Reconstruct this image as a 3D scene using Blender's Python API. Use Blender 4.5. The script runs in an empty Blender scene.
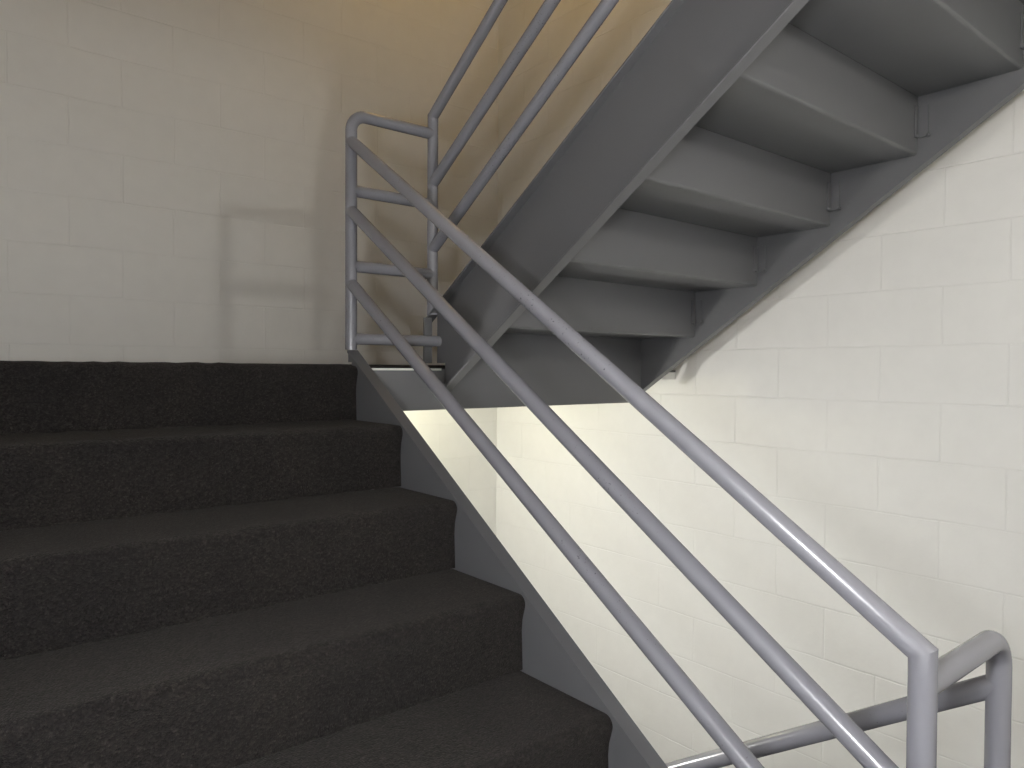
import bpy, bmesh, math, random
from mathutils import Vector, Matrix

random.seed(4)
scn = bpy.context.scene
COL = scn.collection
ZC = 1.25                      # eye height above the lower landing carpet

# ------------------------------------------------------------------ dimensions (metres, z relative to eye until ZC is added)
H = 0.2032
XR, YB, ZR = 2.7427, 3.4834, 0.092          # right wall, back wall, a bed joint
XL, YF = -0.20, -0.95
XP, XU = 1.1145, 1.4309                     # rail planes of the two flights
YH, YL = 2.1905, 0.4267                     # posts at the mid landing / lower landing
S = 0.6500
YREF = 2.1972                                # where the stringer heights were taken
RAD = 0.0192

# ------------------------------------------------------------------ helpers
def link(name, bm, mat, parent=None, smooth=True):
    me = bpy.data.meshes.new(name)
    bmesh.ops.recalc_face_normals(bm, faces=bm.faces)
    bm.to_mesh(me); bm.free()
    o = bpy.data.objects.new(name, me)
    COL.objects.link(o)
    me.materials.append(mat)
    if smooth:
        for p in me.polygons: p.use_smooth = True
        try:
            me.set_sharp_from_angle(angle=math.radians(32))
        except Exception:
            pass
    if parent is not None:
        o.parent = parent
        o.matrix_parent_inverse = Matrix.Translation(parent.location).inverted()
    return o

def thing(name, loc, label, cat, group=None):
    o = bpy.data.objects.new(name, None)
    o.empty_display_size = 0.1
    COL.objects.link(o)
    o.location = (loc[0], loc[1], loc[2] + ZC)
    o['label'] = label; o['category'] = cat
    if group: o['group'] = group
    return o

def V(x, y, z): return Vector((x, y, z + ZC))

def box(bm, x0, x1, y0, y1, z0, z1, bev=0.0):
    vs = [bm.verts.new(V(x, y, z)) for x in (x0, x1) for y in (y0, y1) for z in (z0, z1)]
    idx = [(0,1,3,2),(4,6,7,5),(0,4,5,1),(2,3,7,6),(0,2,6,4),(1,5,7,3)]
    fs = [bm.faces.new([vs[i] for i in f]) for f in idx]
    if bev > 0:
        es = list({e for f in fs for e in f.edges})
        bmesh.ops.bevel(bm, geom=es, offset=bev, segments=2, profile=0.6, affect='EDGES', clamp_overlap=True)

def prism(bm, pts, x0, x1):
    """closed polygon of (y, z) extruded along x"""
    a = [bm.verts.new(V(x0, y, z)) for y, z in pts]
    b = [bm.verts.new(V(x1, y, z)) for y, z in pts]
    n = len(pts)
    bm.faces.new(a); bm.faces.new(list(reversed(b)))
    for i in range(n):
        j = (i + 1) % n
        bm.faces.new([a[j], a[i], b[i], b[j]])

def fillet(p0, p1, p2, r, n=6):
    """points of an arc rounding the corner p1 (any dimension)"""
    p0, p1, p2 = Vector(p0), Vector(p1), Vector(p2)
    a, b = (p0 - p1).normalized(), (p2 - p1).normalized()
    ang = a.angle(b)
    t = r / math.tan(ang / 2)
    c = p1 + (a + b).normalized() * (r / math.sin(ang / 2))
    s, e = p1 + a * t - c, p1 + b * t - c
    w = s.angle(e)
    return [c + (s * math.sin((1 - k / n) * w) + e * math.sin(k / n * w)) / math.sin(w) for k in range(n + 1)]

def tube(bm, pts, r=RAD, seg=28, cap=True, capr=0.003, n0=None, n1=None):
    """mitred round tube along a polyline of eye-relative points"""
    P = [V(*p) for p in pts]
    n = len(P)
    dirs = [(P[i + 1] - P[i]).normalized() for i in range(n - 1)]
    d0 = dirs[0]
    ref = Vector((0, 0, 1)) if abs(d0.z) < 0.9 else Vector((1, 0, 0))
    u = d0.cross(ref).normalized(); v = d0.cross(u).normalized()
    ring = [u * math.cos(2 * math.pi * k / seg) * r + v * math.sin(2 * math.pi * k / seg) * r for k in range(seg)]
    rings = []
    cur = [P[0] + q for q in ring]
    if n0 is not None:                     # coped end: cut by the plane through P[0] with normal n0
        m0 = Vector(n0)
        cur = [c - d0 * ((c - P[0]).dot(m0) / d0.dot(m0)) for c in cur]
        rings.append(cur)
    elif cap:
        rings.append([P[0] + (c - P[0]) * ((r - capr) / r) for c in cur])
        rings.append([c + d0 * capr for c in cur])
    else:
        rings.append(cur)
    for i in range(1, n):
        d = dirs[i - 1]
        if i < n - 1:
            nn = (d + dirs[i]).normalized()
        else:
            nn = d if n1 is None else Vector(n1)
        nxt = []
        for c in cur:
            t = (P[i] - c).dot(nn) / d.dot(nn)
            nxt.append(c + d * t)
        if i == n - 1 and cap and n1 is None:
            rings.append([c - d * capr for c in nxt])
            rings.append([P[i] + (c - P[i]) * ((r - capr) / r) for c in nxt])
        else:
            rings.append(nxt)
        cur = nxt
    vr = [[bm.verts.new(p) for p in R] for R in rings]
    for A, B in zip(vr[:-1], vr[1:]):
        for k in range(seg):
            l = (k + 1) % seg
            bm.faces.new([A[k], A[l], B[l], B[k]])
    bm.faces.new(vr[0]); bm.faces.new(list(reversed(vr[-1])))

def weld(bm, c, axis, r=RAD, w=0.0035):
    """small fillet weld ring around a tube end at c (eye-relative)"""
    C = V(*c); d = Vector(axis).normalized()
    ref = Vector((0, 0, 1)) if abs(d.z) < 0.9 else Vector((1, 0, 0))
    u = d.cross(ref).normalized(); v = d.cross(u).normalized()
    n, m = 24, 6
    g = []
    for i in range(n):
        a = 2 * math.pi * i / n
        rd = u * math.cos(a) + v * math.sin(a)
        g.append([bm.verts.new(C + rd * (r + w * 0.6 * math.cos(2 * math.pi * j / m)) + d * (w * math.sin(2 * math.pi * j / m))) for j in range(m)])
    for i in range(n):
        for j in range(m):
            bm.faces.new([g[i][j], g[(i+1) % n][j], g[(i+1) % n][(j+1) % m], g[i][(j+1) % m]])

# ------------------------------------------------------------------ materials
def newmat(name):
    m = bpy.data.materials.new(name); m.use_nodes = True
    nt = m.node_tree
    for n in list(nt.nodes): nt.nodes.remove(n)
    out = nt.nodes.new('ShaderNodeOutputMaterial')
    b = nt.nodes.new('ShaderNodeBsdfPrincipled')
    nt.links.new(b.outputs[0], out.inputs[0])
    return m, nt, b

def node(nt, kind, **kw):
    n = nt.nodes.new(kind)
    for k, v in kw.items():
        if k in ('operation', 'data_type', 'blend_type', 'noise_dimensions', 'feature', 'distance', 'clamp', 'use_clamp'):
            setattr(n, k, v)
    return n

def math_n(nt, op, a, b=None):
    n = nt.nodes.new('ShaderNodeMath'); n.operation = op
    for i, x in enumerate((a, b)):
        if x is None: continue
        if isinstance(x, (int, float)): n.inputs[i].default_value = x
        else: nt.links.new(x, n.inputs[i])
    return n.outputs[0]

def noise(nt, vec, scale, detail=3, rough=0.55):
    n = nt.nodes.new('ShaderNodeTexNoise')
    n.inputs['Scale'].default_value = scale; n.inputs['Detail'].default_value = detail
    n.inputs['Roughness'].default_value = rough
    nt.links.new(vec, n.inputs['Vector'])
    return n.outputs[0]

def ramp(nt, fac, stops):
    n = nt.nodes.new('ShaderNodeValToRGB')
    cr = n.color_ramp
    while len(cr.elements) < len(stops): cr.elements.new(0.5)
    for e, (p, c) in zip(cr.elements, stops):
        e.position = p; e.color = (*c, 1) if len(c) == 3 else c
    nt.links.new(fac, n.inputs[0])
    return n.outputs[0]

def block_wall(name, horiz, ph_even, ph_odd, base):
    """painted concrete block: running bond, thin tooled joints filled with paint"""
    m, nt, b = newmat(name)
    tc = nt.nodes.new('ShaderNodeTexCoord')
    sep = nt.nodes.new('ShaderNodeSeparateXYZ'); nt.links.new(tc.outputs['Object'], sep.inputs[0])
    L = 0.4064
    wob = noise(nt, tc.outputs['Object'], 9.0, 2)
    w2 = math_n(nt, 'MULTIPLY', math_n(nt, 'SUBTRACT', wob, 0.5), 0.006)
    z = math_n(nt, 'ADD', math_n(nt, 'SUBTRACT', sep.outputs[2], ZR + ZC), 40 * H)
    zz = math_n(nt, 'DIVIDE', math_n(nt, 'ADD', z, w2), H)
    row = math_n(nt, 'FLOOR', zz)
    fz = math_n(nt, 'SUBTRACT', zz, row)
    dz = math_n(nt, 'MULTIPLY', math_n(nt, 'MINIMUM', fz, math_n(nt, 'SUBTRACT', 1.0, fz)), H)
    odd = math_n(nt, 'MODULO', row, 2.0)
    ph = math_n(nt, 'ADD', ph_even * L, math_n(nt, 'MULTIPLY', odd, (ph_odd - ph_even) * L))
    u = math_n(nt, 'ADD', math_n(nt, 'SUBTRACT', sep.outputs[horiz], ph), 40 * L)
    uu = math_n(nt, 'DIVIDE', math_n(nt, 'ADD', u, w2), L)
    fu = math_n(nt, 'FRACT', uu)
    du = math_n(nt, 'MULTIPLY', math_n(nt, 'MINIMUM', fu, math_n(nt, 'SUBTRACT', 1.0, fu)), L)
    d = math_n(nt, 'MINIMUM', dz, du)
    big = noise(nt, tc.outputs['Object'], 2.3, 3)
    wid = math_n(nt, 'ADD', 0.0028, math_n(nt, 'MULTIPLY', big, 0.004))
    mr = nt.nodes.new('ShaderNodeMapRange'); mr.interpolation_type = 'SMOOTHSTEP'
    nt.links.new(d, mr.inputs['Value']); mr.inputs['From Min'].default_value = 0.0
    nt.links.new(wid, mr.inputs['From Max'])
    fine = noise(nt, tc.outputs['Object'], 90.0, 4, 0.6)
    mid = noise(nt, tc.outputs['Object'], 14.0, 3)
    # per-block tilt so that blocks sit slightly proud of one another
    comb = nt.nodes.new('ShaderNodeCombineXYZ')
    nt.links.new(row, comb.inputs[0]); nt.links.new(math_n(nt, 'FLOOR', uu), comb.inputs[1])
    wn = nt.nodes.new('ShaderNodeTexWhiteNoise'); nt.links.new(comb.outputs[0], wn.inputs['Vector'])
    depth = math_n(nt, 'MULTIPLY', mr.outputs[0], math_n(nt, 'MULTIPLY', math_n(nt, 'MAXIMUM', math_n(nt, 'SUBTRACT', big, 0.22), 0.05), 2.4))
    hgt = math_n(nt, 'ADD', math_n(nt, 'MULTIPLY', depth, 0.0020), math_n(nt, 'MULTIPLY', fine, 0.00035))
    hgt = math_n(nt, 'ADD', hgt, math_n(nt, 'MULTIPLY', mid, 0.0012))
    hgt = math_n(nt, 'ADD', hgt, math_n(nt, 'MULTIPLY', wn.outputs[0], 0.0006))
    bp = nt.nodes.new('ShaderNodeBump'); bp.inputs['Strength'].default_value = 0.8; bp.inputs['Distance'].default_value = 1.0
    nt.links.new(hgt, bp.inputs['Height']); nt.links.new(bp.outputs[0], b.inputs['Normal'])
    # faint grime in the joints and a little blotchiness of the paint
    mix = nt.nodes.new('ShaderNodeMix'); mix.data_type = 'RGBA'
    c1 = ramp(nt, mid, [(0.3, tuple(x * 0.97 for x in base)), (0.7, base)])
    mix.inputs['A'].default_value = tuple(x * 0.975 for x in base) + (1,)
    nt.links.new(c1, mix.inputs['B'])
    nt.links.new(mr.outputs[0], mix.inputs['Factor'])
    nt.links.new(mix.outputs['Result'], b.inputs['Base Color'])
    b.inputs['Roughness'].default_value = 0.55
    b.inputs['Specular IOR Level'].default_value = 0.35
    return m

def paint(name, base, rough, wear=0.0, bump=0.00025, spec=0.5, coat=0.0):
    m, nt, b = newmat(name)
    tc = nt.nodes.new('ShaderNodeTexCoord')
    n1 = noise(nt, tc.outputs['Object'], 3.0, 1)
    n2 = noise(nt, tc.outputs['Object'], 160.0, 3)
    c = ramp(nt, n1, [(0.0, tuple(x * 0.95 for x in base)), (1.0, tuple(x * 1.03 for x in base))])
    if wear > 0:
        n3 = noise(nt, tc.outputs['Object'], 170.0, 3, 0.6)
        n4 = noise(nt, tc.outputs['Object'], 2.1, 2)
        f = math_n(nt, 'ADD', n3, math_n(nt, 'MULTIPLY', math_n(nt, 'SUBTRACT', n4, 0.5), 0.5))
        mr = nt.nodes.new('ShaderNodeMapRange')
        nt.links.new(f, mr.inputs['Value']); mr.inputs['From Min'].default_value = 0.715 - wear * 0.1; mr.inputs['From Max'].default_value = 0.775
        mix = nt.nodes.new('ShaderNodeMix'); mix.data_type = 'RGBA'
        nt.links.new(mr.outputs[0], mix.inputs['Factor']); nt.links.new(c, mix.inputs['A'])
        mix.inputs['B'].default_value = (base[0] * 0.32, base[1] * 0.31, base[2] * 0.29, 1)
        c = mix.outputs['Result']
    nt.links.new(c, b.inputs['Base Color'])
    b.inputs['Roughness'].default_value = rough
    b.inputs['Specular IOR Level'].default_value = spec
    b.inputs['Coat Weight'].default_value = coat
    b.inputs['Coat Roughness'].default_value = 0.12
    bp = nt.nodes.new('ShaderNodeBump'); bp.inputs['Strength'].default_value = 0.6; bp.inputs['Distance'].default_value = 1.0
    h = math_n(nt, 'ADD', math_n(nt, 'MULTIPLY', n2, bump), math_n(nt, 'MULTIPLY', noise(nt, tc.outputs['Object'], 16.0, 1), bump * 2.5))
    nt.links.new(h, bp.inputs['Height']); nt.links.new(bp.outputs[0], b.inputs['Normal'])
    return m

def carpet(name):
    m, nt, b = newmat(name)
    tc = nt.nodes.new('ShaderNodeTexCoord')
    vo = nt.nodes.new('ShaderNodeTexVoronoi'); vo.inputs['Scale'].default_value = 290.0
    nt.links.new(tc.outputs['Object'], vo.inputs['Vector'])
    sp = nt.nodes.new('ShaderNodeSeparateColor'); nt.links.new(vo.outputs['Color'], sp.inputs[0])
    n1 = noise(nt, tc.outputs['Object'], 130.0, 3, 0.7)
    n2 = noise(nt, tc.outputs['Object'], 6.0, 3)
    f = math_n(nt, 'ADD', math_n(nt, 'MULTIPLY', sp.outputs[0], 0.55), math_n(nt, 'MULTIPLY', n1, 0.45))
    c = ramp(nt, f, [(0.20, (0.0072, 0.0066, 0.0065)), (0.5, (0.0150, 0.0134, 0.0128)), (0.74, (0.0240, 0.0212, 0.0200)), (0.95, (0.054, 0.049, 0.046))])
    # traffic wear: fibres a touch greyer in broad patches
    mix = nt.nodes.new('ShaderNodeMix'); mix.data_type = 'RGBA'; mix.blend_type = 'MULTIPLY'
    mix.inputs['Factor'].default_value = 1.0
    nt.links.new(c, mix.inputs['A'])
    nt.links.new(ramp(nt, n2, [(0.3, (0.82, 0.82, 0.84)), (0.7, (1.1, 1.07, 1.04))]), mix.inputs['B'])
    nt.links.new(mix.outputs['Result'], b.inputs['Base Color'])
    b.inputs['Roughness'].default_value = 1.0
    b.inputs['Specular IOR Level'].default_value = 0.05
    b.inputs['Sheen Weight'].default_value = 0.12
    b.inputs['Sheen Roughness'].default_value = 0.6
    b.inputs['Sheen Tint'].default_value = (0.42, 0.40, 0.38, 1)
    bp = nt.nodes.new('ShaderNodeBump'); bp.inputs['Strength'].default_value = 0.9; bp.inputs['Distance'].default_value = 1.0
    h = math_n(nt, 'ADD', math_n(nt, 'MULTIPLY', vo.outputs['Distance'], -0.0022), math_n(nt, 'MULTIPLY', n1, 0.0016))
    nt.links.new(h, bp.inputs['Height']); nt.links.new(bp.outputs[0], b.inputs['Normal'])
    return m

def simple(name, base, rough=0.5, metal=0.0):
    m, nt, b = newmat(name)
    tc = nt.nodes.new('ShaderNodeTexCoord')
    n1 = noise(nt, tc.outputs['Object'], 25.0, 3)
    c = ramp(nt, n1, [(0.3, tuple(x * 0.92 for x in base)), (0.7, base)])
    nt.links.new(c, b.inputs['Base Color'])
    b.inputs['Roughness'].default_value = rough; b.inputs['Metallic'].default_value = metal
    return m

def glow(name, col, strength):
    m, nt, b = newmat(name)
    b.inputs['Base Color'].default_value = (0.8, 0.8, 0.8, 1)
    b.inputs['Emission Color'].default_value = (*col, 1)
    b.inputs['Emission Strength'].default_value = strength
    return m

WALLC = (0.74, 0.735, 0.715)
M_back = block_wall('painted_block_back', 0, 0.235, 0.725, WALLC)
M_right = block_wall('painted_block_right', 1, 0.475, 0.985, WALLC)
M_rail = paint('grey_enamel_pipe', (0.215, 0.215, 0.240), 0.27, wear=0.35, coat=0.25)
M_steel = paint('grey_enamel_steel', (0.110, 0.111, 0.116), 0.38, bump=0.00018)
M_carpet = carpet('charcoal_loop_carpet')
M_alu = simple('worn_aluminium', (0.86, 0.86, 0.82), 0.5, 0.35)
M_ceil = simple('ceiling_paint', (0.62, 0.61, 0.58), 0.7)
M_fix = simple('fixture_metal', (0.5, 0.5, 0.5), 0.4, 0.6)
def radiance(watts, area):
    k = max(watts); return tuple(w / k for w in watts), k / (math.pi * area)
RA, R2, RC = 0.068, 0.06, 0.05
M_cool = glow('lamp_glass_cool', *radiance((37.5, 36.2, 32.8), 4 * math.pi * RA ** 2))
M_white = glow('lamp_glass_white', *radiance((60, 59, 56), 4 * math.pi * R2 ** 2))
M_warm = glow('lamp_glass_warm', *radiance((9.5, 8.9, 6.0), 4 * math.pi * RC ** 2))
M_amber = glow('lamp_glass_amber', *radiance((8.5, 5.0, 0.9), 4 * math.pi * 0.08 ** 2))
M_sconce = glow('lamp_glass_opal', *radiance((52, 52.5, 54), 4 * math.pi * 0.07 ** 2))

# ------------------------------------------------------------------ the room shell
def struct(name, bm, mat):
    o = link(name, bm, mat, smooth=False); o['kind'] = 'structure'; return o

ZLOW, ZTOP = -2.72, 4.2
bm = bmesh.new(); box(bm, XL - 0.2, XR + 0.2, YB, YB + 0.2, ZLOW, ZTOP); struct('wall_back', bm, M_back)
bm = bmesh.new(); box(bm, XR, XR + 0.2, YF, YB, ZLOW, ZTOP); struct('wall_right', bm, M_right)
bm = bmesh.new(); box(bm, XL - 0.2, XL, YF, YB, ZLOW, ZTOP); struct('wall_left', bm, M_right)
bm = bmesh.new(); box(bm, XL - 0.2, XR + 0.2, YF - 0.2, YF, ZLOW, ZTOP); struct('wall_front', bm, M_back)
bm = bmesh.new(); box(bm, XL - 0.2, XR + 0.2, YF - 0.2, YB + 0.2, ZTOP, ZTOP + 0.15); struct('ceiling', bm, M_ceil)
bm = bmesh.new(); box(bm, XL - 0.2, XR + 0.2, YF - 0.2, YB + 0.2, ZLOW - 0.15, ZLOW); struct('floor', bm, M_carpet)

# ------------------------------------------------------------------ stair parts
def channel(parent, x_heel, x_toe, ztop, y0, y1, sgn, depth, name='stringer', y_web=None, z_notch=None, y_top=None, y_low=None):
    """steel channel: web at the heel, flanges reaching to the toe. Top edge z = ztop + sgn*S*(y - YH)"""
    zt = lambda y: ztop + sgn * S * (y - YREF)
    zb = lambda y: zt(y) - depth
    e = 0.0012
    d = 1 if x_toe > x_heel else -1
    xw = x_heel + d * 0.006
    bm = bmesh.new()
    pts = [(y0, zb(y0) + e), (y1, zb(y1) + e)]
    if y_low is not None:
        pts += [(y_low, zb(y1))]
    if y_web is not None:
        pts += [(y_low or y1, z_notch), (y_web, z_notch), (y_web, zt(y_web) - 0.001)]
    else:
        pts += [(y1, zt(y1) - e)]
    pts += [(y0, zt(y0) - e)]
    prism(bm, pts, min(x_heel, xw), max(x_heel, xw))
    def flange(ya, yb, z_of, t0, t1):
        # sloping flat bar with a softly rounded toe
        n = [(x_heel - d * 0.0004, t0), (x_toe - d * 0.002, t0), (x_toe, t0 + (t1 - t0) * 0.25), (x_toe, t0 + (t1 - t0) * 0.75), (x_toe - d * 0.002, t1), (x_heel - d * 0.0004, t1)]
        a = [bm.verts.new(V(x, ya, z_of(ya) + t)) for x, t in n]
        b = [bm.verts.new(V(x, yb, z_of(yb) + t)) for x, t in n]
        bm.faces.new(a); bm.faces.new(list(reversed(b)))
        for i in range(len(n)):
            j = (i + 1) % len(n)
            bm.faces.new([a[j], a[i], b[i], b[j]])
    flange(y0, y_top if y_top is not None else y1, zt, -0.0085, 0.0)
    flange(y0, y1, zb, 0.0, 0.0085)
    return link(name, bm, M_steel, parent)

def carpet_step(parent, x0, x1, yn, zn, rise, run, dirn, back, name='carpet_tread', riser=True):
    """carpet over one step: tread, bullnose and riser. yn, zn = nosing; dirn = +1 ascends to +y"""
    th = 0.012
    over = 0.012
    r = 0.021
    Y = lambda t: yn + dirn * t
    zb = zn - rise + (0.0 if riser else rise - 0.03)
    prof = [(run + back, zn)]
    prof += [tuple(p) for p in fillet((run, zn), (0.0, zn), (0.0, zn - 0.2), r, 7)]
    prof += [(0.0005, zn - 0.030), (0.004, zn - 0.042), (over * 0.8, zn - 0.062), (over, zn - 0.09), (over, zb + 0.0), (over + th, zb + 0.0), (over + th, zn - 0.03), (over + th + 0.006, zn - th), (run + back, zn - th)]
    pts = [(Y(a), b) for a, b in prof]
    bm = bmesh.new()
    # extruded in slices with a little unevenness, so the pile edge is not ruler straight
    n = 36
    rng = random.Random(int(1000 * (abs(yn) + abs(zn) + x0)))
    ws = [(rng.gauss(0, 0.0011), rng.gauss(0, 0.0009)) for _ in range(n + 1)]
    rows = []
    for i in range(n + 1):
        x = x0 + (x1 - x0) * i / n
        e = min(i, n - i)
        sh = 0.004 if e == 0 else 0.0
        rows.append([bm.verts.new(V(x, y + ws[i][0] * (1 if k < 14 else 0) + dirn * sh * (1 if k < 13 else 0), z + ws[i][1] * (1 if k < 12 else 0) - sh * (1 if k < 9 else 0))) for k, (y, z) in enumerate(pts)])
    m = len(pts)
    for A, B in zip(rows[:-1], rows[1:]):
        for k in range(m):
            l = (k + 1) % m
            bm.faces.new([A[k], A[l], B[l], B[k]])
    bm.faces.new(rows[0]); bm.faces.new(list(reversed(rows[-1])))
    return link(name, bm, M_carpet, parent)

def pan(parent, x0, x1, y, z, run, rise, dirn, with_riser=True):
    """folded sheet steel pan: tread from (y, z) back by run, folding up into the next riser"""
    t = 0.004
    Y = lambda a: y + dirn * a
    rr = 0.009
    corner = fillet((0, z), (run, z), (run, z + rise), rr, 6)
    inner = fillet((0, z + t), (run - t, z + t), (run - t, z + rise), max(rr - t, 0.002), 6)
    outer = [(0.0, z)] + [tuple(p) for p in corner] + ([(run, z + rise - 0.0006)] if with_riser else [])
    inn = [(0.0, z + t)] + [tuple(p) for p in inner] + ([(run - t, z + rise - 0.0006)] if with_riser else [])
    pts = [(Y(a), b) for a, b in outer + inn[::-1]]
    bm = bmesh.new(); prism(bm, pts, x0, x1)
    return link('stair_step', bm, M_steel, parent)

def clip(parent, xw, y, z0, z1, dx, dirn):
    """angle clip that holds a riser to the stringer web. xw = web face, dx = direction away from the web"""
    bm = bmesh.new()
    xa = xw + dx * 0.005
    ya, yb = y + dirn * 0.0, y + dirn * 0.034
    box(bm, min(xw, xa), max(xw, xa), min(ya, yb), max(ya, yb), z0, z1, 0.0012)
    xb = xw + dx * 0.026
    yc = y + dirn * 0.005
    box(bm, min(xa, xb), max(xa, xb), min(ya, yc), max(ya, yc), z0, z1, 0.0012)
    # weld beads at the foot
    for (px, py) in ((xw + dx * 0.004, y + dirn * 0.034), (xw + dx * 0.018, y + dirn * 0.005)):
        bmesh.ops.create_icosphere(bm, subdivisions=2, radius=0.0065, matrix=Matrix.Translation(V(px, py, z0 + 0.004)))
    return link('bracket', bm, M_steel, parent)

# ---- lower flight (carpeted, climbs away from the eye)
RUN1, RISE1 = 0.277, 0.1809
Y1, Z1 = 2.117, 0.018
XS0, XS1 = 0.074, 1.1036
ZT1 = 0.0614
low = thing('staircase', (0.59, 0.42, -1.248), 'dark carpeted stair flight with grey steel side, climbing at the left to the landing', 'stairs')
channel(low, XS1, 1.1438, ZT1, 0.42, 2.126, +1, 0.33, y_web=2.190, z_notch=0.021, y_top=2.197, y_low=2.165)
channel(low, XS0, 0.034, ZT1, 0.42, 2.126, +1, 0.33, y_web=2.190, z_notch=0.021, y_top=2.197, y_low=2.165)
for k in range(0, 7):
    carpet_step(low, XS0 + 0.001, XS1 - 0.0005, Y1 - k * RUN1, Z1 - k * RISE1 - (0.0 if k else 0.004), RISE1, RUN1, +1, 0.026 if k else -0.255)
for k in range(1, 7):
    yr = Y1 - k * RUN1 + 0.026
    pan(low, XS0 + 0.001, XS1 - 0.001, yr, Z1 - k * RISE1 - 0.045, RUN1 - 0.0005, RISE1, +1, with_riser=(k > 1))

# ---- upper flight (climbs back towards the eye, seen from below)
RUN2, RISE2 = 0.2827, 0.1844
Y2, Z2 = 2.1225, -0.048
XW0, XW1 = 1.4492, 2.4797
ZT2 = 0.1907
DEP2 = 0.33
def upper(label, dz, dy=0.0):
    up = thing('staircase', (1.96, 2.12, dz), label, 'stairs')
    return up
up = upper('grey steel stair flight seen from below, rising overhead along the right wall', 0.0)
YEND = 0.405
channel(up, XW0, 1.413, ZT2, YEND, 2.127, -1, DEP2, y_web=2.178, z_notch=0.021, y_top=2.222)
channel(up, XW1, 2.516, ZT2, YEND, 2.127, -1, DEP2, y_web=2.178, z_notch=0.021, y_top=2.19)
bm = bmesh.new(); box(bm, 1.396, 1.4275, 2.186, 2.196, 0.0205, ZT2 - 0.009, 0.001)
link('end_plate', bm, M_steel, up)
for j in range(0, 6):
    y = Y2 - RUN2 * j; z = Z2 + RISE2 * (j + 1)
    st = pan(up, XW0 + 0.0005, XW1 - 0.0005, y, z, RUN2, RISE2, -1, with_riser=True)
    clip(st, XW1 - 0.0004, y - RUN2 - 0.0004, z + 0.052, z + 0.150, -1, -1)
    clip(st, XW0 + 0.0004, y - RUN2 - 0.0004, z + 0.052, z + 0.150, +1, -1)
    carpet_step(st, XW0 + 0.001, XW1 - 0.001, y + 0.030, z + 0.053, RISE2 - 0.03, RUN2, -1, 0.0)
# the first riser plate
bm = bmesh.new(); box(bm, XW0 + 0.0005, XW1 - 0.0005, Y2, Y2 + 0.004, Z2 - 0.09, Z2 + RISE2, 0.001); link('starter_riser', bm, M_steel, up)

# ------------------------------------------------------------------ landings
def landing(y0, y1, ztop, label, xh0, xh1, side):
    """steel-edged landing between y0 (edge over the well) and y1 (wall). side = +1 when it lies beyond y0"""
    g = thing('stair_landing', (1.27, y0, ztop), label, 'landing')
    s = side
    Y = lambda a, b: (min(y0 + s * a, y0 + s * b), max(y0 + s * a, y0 + s * b))
    bm = bmesh.new()
    a, b = Y(0.0, 0.007); box(bm, xh0, xh1, a, b, ztop - 0.1445, ztop - 0.0065, 0.001)
    a, b = Y(0.007, 0.045); box(bm, xh0, xh1, a, b, ztop - 0.1445, ztop - 0.1365, 0.001)
    link('header_beam', bm, M_steel, g)
    bm = bmesh.new()
    a, b = min(y0 + s * 0.010, y1), max(y0 + s * 0.010, y1); box(bm, XL + 0.001, XR - 0.001, a, b, ztop - 0.0120, ztop - 0.0015)
    # stiffening ribs under the deck
    for k in range(1, 4):
        yy = y0 + s * (0.05 + 0.31 * k)
        box(bm, XL + 0.001, XR - 0.001, yy - 0.004, yy + 0.004, ztop - 0.075, ztop - 0.012)
    link('deck_plate', bm, M_steel, g)
    if s > 0:
        bm = bmesh.new(); box(bm, xh1 + 0.001, XR - 0.001, y0 + 0.012, y0 + 0.020, ztop - 0.045, ztop - 0.0125)  # added strip: blocks lamp light leaking between beam end and wall
        link('light_stop_strip', bm, M_right, g)
    bm = bmesh.new()
    a, b = Y(-0.003, 0.030); box(bm, XP + 0.0185, (XU - 0.003) if s > 0 else XU - 0.02, a, b, ztop - 0.0075, ztop - 0.0003, 0.0006)
    o = link('edge_strip', bm, M_alu, g); o['label'] = 'bright bare metal edge strip'
    bm = bmesh.new()
    a, b = min(y0 + s * 0.034, y1 - s * 0.001), max(y0 + s * 0.034, y1 - s * 0.001)
    box(bm, XL + 0.002, XR - 0.002, a, b, ztop - 0.0014, ztop + 0.0115, 0.004)
    link('carpet', bm, M_carpet, g)
    return g

ZM = 0.0024
landing(2.130, YB - 0.002, ZM, 'steel stair landing with grey edge beam at the head of the carpeted flight', 1.1105, 2.516, +1)
ZLL = -1.2634
DZ = 2 * abs(ZLL - ZM)
def other_landing(z, label):
    return landing(0.489, YF + 0.002, z, label, 0.034, 1.412, -1)
other_landing(ZLL, 'lower stair landing under the viewpoint, below the near rail posts')
other_landing(ZM + 7 * RISE2, 'upper stair landing over the viewpoint at the head of the overhead flight')

# ------------------------------------------------------------------ railings
def rail_part(name, pts, parent, welds=(), n0=None, n1=None):
    bm = bmesh.new(); tube(bm, pts, n0=n0, n1=n1)
    for c, ax in welds: weld(bm, c, ax)
    return link(name, bm, M_rail, parent)

def on(y, z0, sgn, yref=YH): return z0 + sgn * S * (y - yref)

ZB = (0.7432, 0.5176, 0.2802)
ZG = (0.8302, 0.5827, 0.3364, 0.0983)
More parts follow.
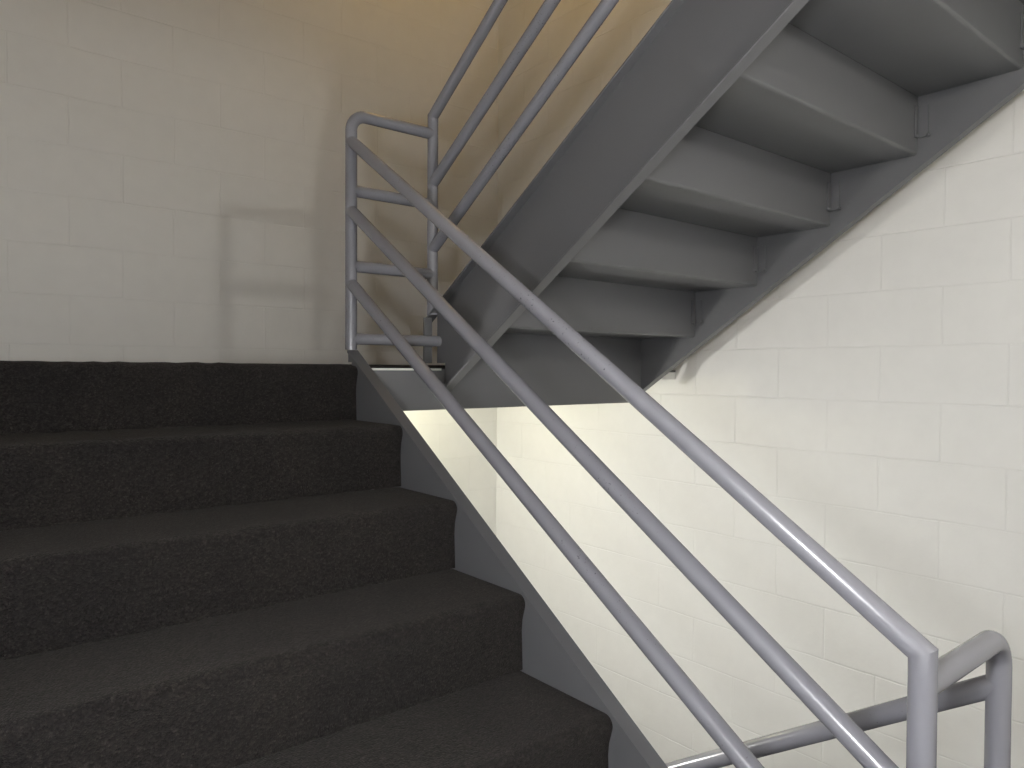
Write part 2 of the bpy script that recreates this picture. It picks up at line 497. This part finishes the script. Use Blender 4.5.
# carpeted flight railing: three sloping pipes down to the near post
rl = thing('stair_railing', (XP, YL, -1.09), 'grey pipe railing of three sloping bars along the carpeted flight', 'railing')
ytop = YH - RAD * 0.02
zA = on(YL, ZB[0], 1)
zfoot = ZT1 + S * (YL - YREF)
bm = bmesh.new()
tube(bm, [(XP, ytop, on(ytop, ZB[0], 1)), (XP, YL, zA), (XP, YL, zA - 0.03)], cap=False, n0=(0, 1, 0))
link('top_rail', bm, M_rail, rl)
bm = bmesh.new(); tube(bm, [(XP, YL, zA - 0.03), (XP, YL, zfoot - 0.012)], cap=False); link('post', bm, M_rail, rl)
for nm, z0 in (('middle_rail', ZB[1]), ('lower_rail', ZB[2])):
    yb = YL + RAD * 0.02
    rail_part(nm, [(XP, ytop, on(ytop, z0, 1)), (XP, yb, on(yb, z0, 1))], rl, n0=(0, 1, 0), n1=(0, 1, 0))

# landing railing: bent pipe post + crossbars to the upper flight post
lr = thing('stair_railing', (XP, YH, 0.06), 'short level grey pipe railing with rounded corner on the landing edge', 'railing')
br = 0.052
arc = fillet((XP, YH, ZG[0] - 0.5), (XP, YH, ZG[0]), (XP + 0.3, YH, ZG[0]), br, 10)
bm = bmesh.new(); tube(bm, [(XP, YH, ZT1 + 0.001), (XP, YH, ZG[0] - 0.10)], cap=False); link('post', bm, M_rail, lr)
bm = bmesh.new(); tube(bm, [(XP, YH, ZG[0] - 0.10)] + [tuple(p) for p in arc] + [(XU - RAD * 0.02, YH, ZG[0])], cap=False)
link('top_rail', bm, M_rail, lr)
for z0, xe in ((ZG[1], XU - RAD * 0.02), (ZG[2], XU - RAD * 0.02)):
    rail_part('cross_rail', [(XP + RAD * 0.02, YH, z0), (xe, YH, z0)], lr)
rail_part('cross_rail', [(XP + RAD * 0.02, YH, ZG[3]), (1.4485, 2.168, ZG[3])], lr)

# upper flight railing
ur = thing('stair_railing', (XU, YH, 0.19), 'grey pipe railing of three sloping bars on the overhead flight edge', 'railing')
ZCs = (0.8925, 0.6549, 0.4231)
S0 = 0.680
YT = 0.42
bm = bmesh.new(); tube(bm, [(XU, YH, ZCs[0] - 0.03), (XU, YH, ZCs[0]), (XU, YT, ZCs[0] - S0 * (YT - YH))], cap=False); link('top_rail', bm, M_rail, ur)
bm = bmesh.new(); tube(bm, [(XU, YH, ZT2 + 0.0005), (XU, YH, ZCs[0] - 0.03)], cap=False); link('post', bm, M_rail, ur)
for nm, z0 in (('middle_rail', ZCs[1]), ('lower_rail', ZCs[2])):
    yb = YH - RAD * 0.02
    rail_part(nm, [(XU, yb, on(yb, z0, -1)), (XU, YT, on(YT, z0, -1))], ur, n0=(0, 1, 0))

# lower landing railing: post with bent top running across to the near post
ZD = -0.4505
nr = thing('stair_railing', (XU, YL, -1.245), 'short level grey pipe railing with rounded bend, beside the near mitred post at lower right', 'railing')
arc = fillet((XU, YL, ZD - 0.5), (XU, YL, ZD), (XU - 0.3, YL, ZD), br, 10)
bm = bmesh.new(); tube(bm, [(XU, YL, -1.247), (XU, YL, ZD - 0.09)], cap=False); link('post', bm, M_rail, nr)
bm = bmesh.new(); tube(bm, [(XU, YL, ZD - 0.09)] + [tuple(p) for p in arc] + [(XP + RAD * 0.02, YL, ZD)], cap=False); link('top_rail', bm, M_rail, nr)
for dz in (0.2484, 0.4955, 0.70):
    rail_part('cross_rail', [(XU - RAD * 0.02, YL, ZD - dz), (XP + RAD * 0.02, YL, ZD - dz)], nr)

# descending flight railing
dr = thing('stair_railing', (XU, YL, -1.25), 'grey pipe railing descending from the rounded post at the lower right', 'railing')
zd = -0.5334
for k, nm in enumerate(('top_rail', 'middle_rail', 'lower_rail')):
    z0 = zd - 0.236 * k
    ya = YL + RAD * 0.02
    rail_part(nm, [(XU, ya, on(ya, z0, -1, YL)), (XU, 2.16, on(2.16, z0, -1, YL))], dr, n0=(0, 1, 0))

# ------------------------------------------------------------------ lights: caged jar lights under the landings
def jar_light(x, y, ztop, zbulb, r, mat, label):
    g = thing('ceiling_light', (x, y, ztop), label, 'light')
    bm = bmesh.new()
    bmesh.ops.create_cone(bm, cap_ends=True, segments=28, radius1=0.062, radius2=0.07, depth=0.03, matrix=Matrix.Translation(V(x, y, ztop - 0.015)))
    stem = ztop - 0.03 - (zbulb + r)
    if stem > 0.004:
        bmesh.ops.create_cone(bm, cap_ends=True, segments=20, radius1=0.045, radius2=0.03, depth=stem, matrix=Matrix.Translation(V(x, y, ztop - 0.03 - stem / 2)))
    link('light_base', bm, M_fix, g)
    bm = bmesh.new()
    bmesh.ops.create_uvsphere(bm, u_segments=24, v_segments=16, radius=r, matrix=Matrix.Translation(V(x, y, zbulb)))
    link('globe', bm, mat, g)
    return g

zu = ZM + 7 * RISE2 - 0.0122
jar_light(1.09, -0.60, zu, 1.018, RA, M_cool, 'small cool white globe light hanging under the upper landing, over the viewpoint')
jar_light(0.80, 2.58, ZM - 0.0122, -0.72, R2, M_white, 'white globe pendant hanging under the landing behind the carpeted flight')
jar_light(2.00, 3.00, ZM - 0.0122, -0.12, RC, M_warm, 'warm globe light set close under the landing behind the grey edge beam')
jar_light(2.00, 2.45, ZTOP, 2.50, 0.08, M_amber, 'amber globe pendant on a long stem high over the landing')
g = thing('wall_light', (XL, 0.20, 0.02), 'white globe sconce on the left wall beside the viewpoint', 'light')
bm = bmesh.new()
bmesh.ops.create_cone(bm, cap_ends=True, segments=28, radius1=0.06, radius2=0.045, depth=0.022, matrix=Matrix.Translation(V(XL + 0.0115, 0.20, 0.02)) @ Matrix.Rotation(math.pi / 2, 4, 'Y'))
link('light_base', bm, M_fix, g)
bm = bmesh.new()
bmesh.ops.create_uvsphere(bm, u_segments=28, v_segments=18, radius=0.07, matrix=Matrix.Translation(V(XL + 0.0925, 0.20, 0.02)))
link('globe', bm, M_sconce, g)

# ------------------------------------------------------------------ world, camera, view
w = bpy.data.worlds.new('World'); scn.world = w; w.use_nodes = True
bg = w.node_tree.nodes.get('Background') or w.node_tree.nodes.new('ShaderNodeBackground')
bg.inputs[0].default_value = (0, 0, 0, 1); bg.inputs[1].default_value = 0.0

cam = bpy.data.cameras.new('camera')
cam.sensor_width = 36.0; cam.sensor_fit = 'HORIZONTAL'
cam.lens = 729.956 / 1024 * 36.0
cam.clip_start = 0.01
co = bpy.data.objects.new('camera', cam); COL.objects.link(co)
yaw, pitch, roll = math.radians(39.3993), math.radians(-1.1439), math.radians(0.2966)
fwd = Vector((math.sin(yaw) * math.cos(pitch), math.cos(yaw) * math.cos(pitch), math.sin(pitch)))
rt = Vector((math.cos(yaw), -math.sin(yaw), 0)); upv = rt.cross(fwd)
r2 = rt * math.cos(roll) + upv * math.sin(roll); u2 = -rt * math.sin(roll) + upv * math.cos(roll)
mw = Matrix(((r2.x, u2.x, -fwd.x, 0), (r2.y, u2.y, -fwd.y, 0), (r2.z, u2.z, -fwd.z, ZC), (0, 0, 0, 1)))
co.matrix_world = mw
scn.camera = co

scn.view_settings.view_transform = 'Standard'
scn.view_settings.look = 'None'
scn.view_settings.exposure = 0.09
scn.view_settings.gamma = 1.0
scn.view_settings.use_curve_mapping = False
scn.cycles.max_bounces = 10
scn.cycles.diffuse_bounces = 8
scn.cycles.use_denoising = True
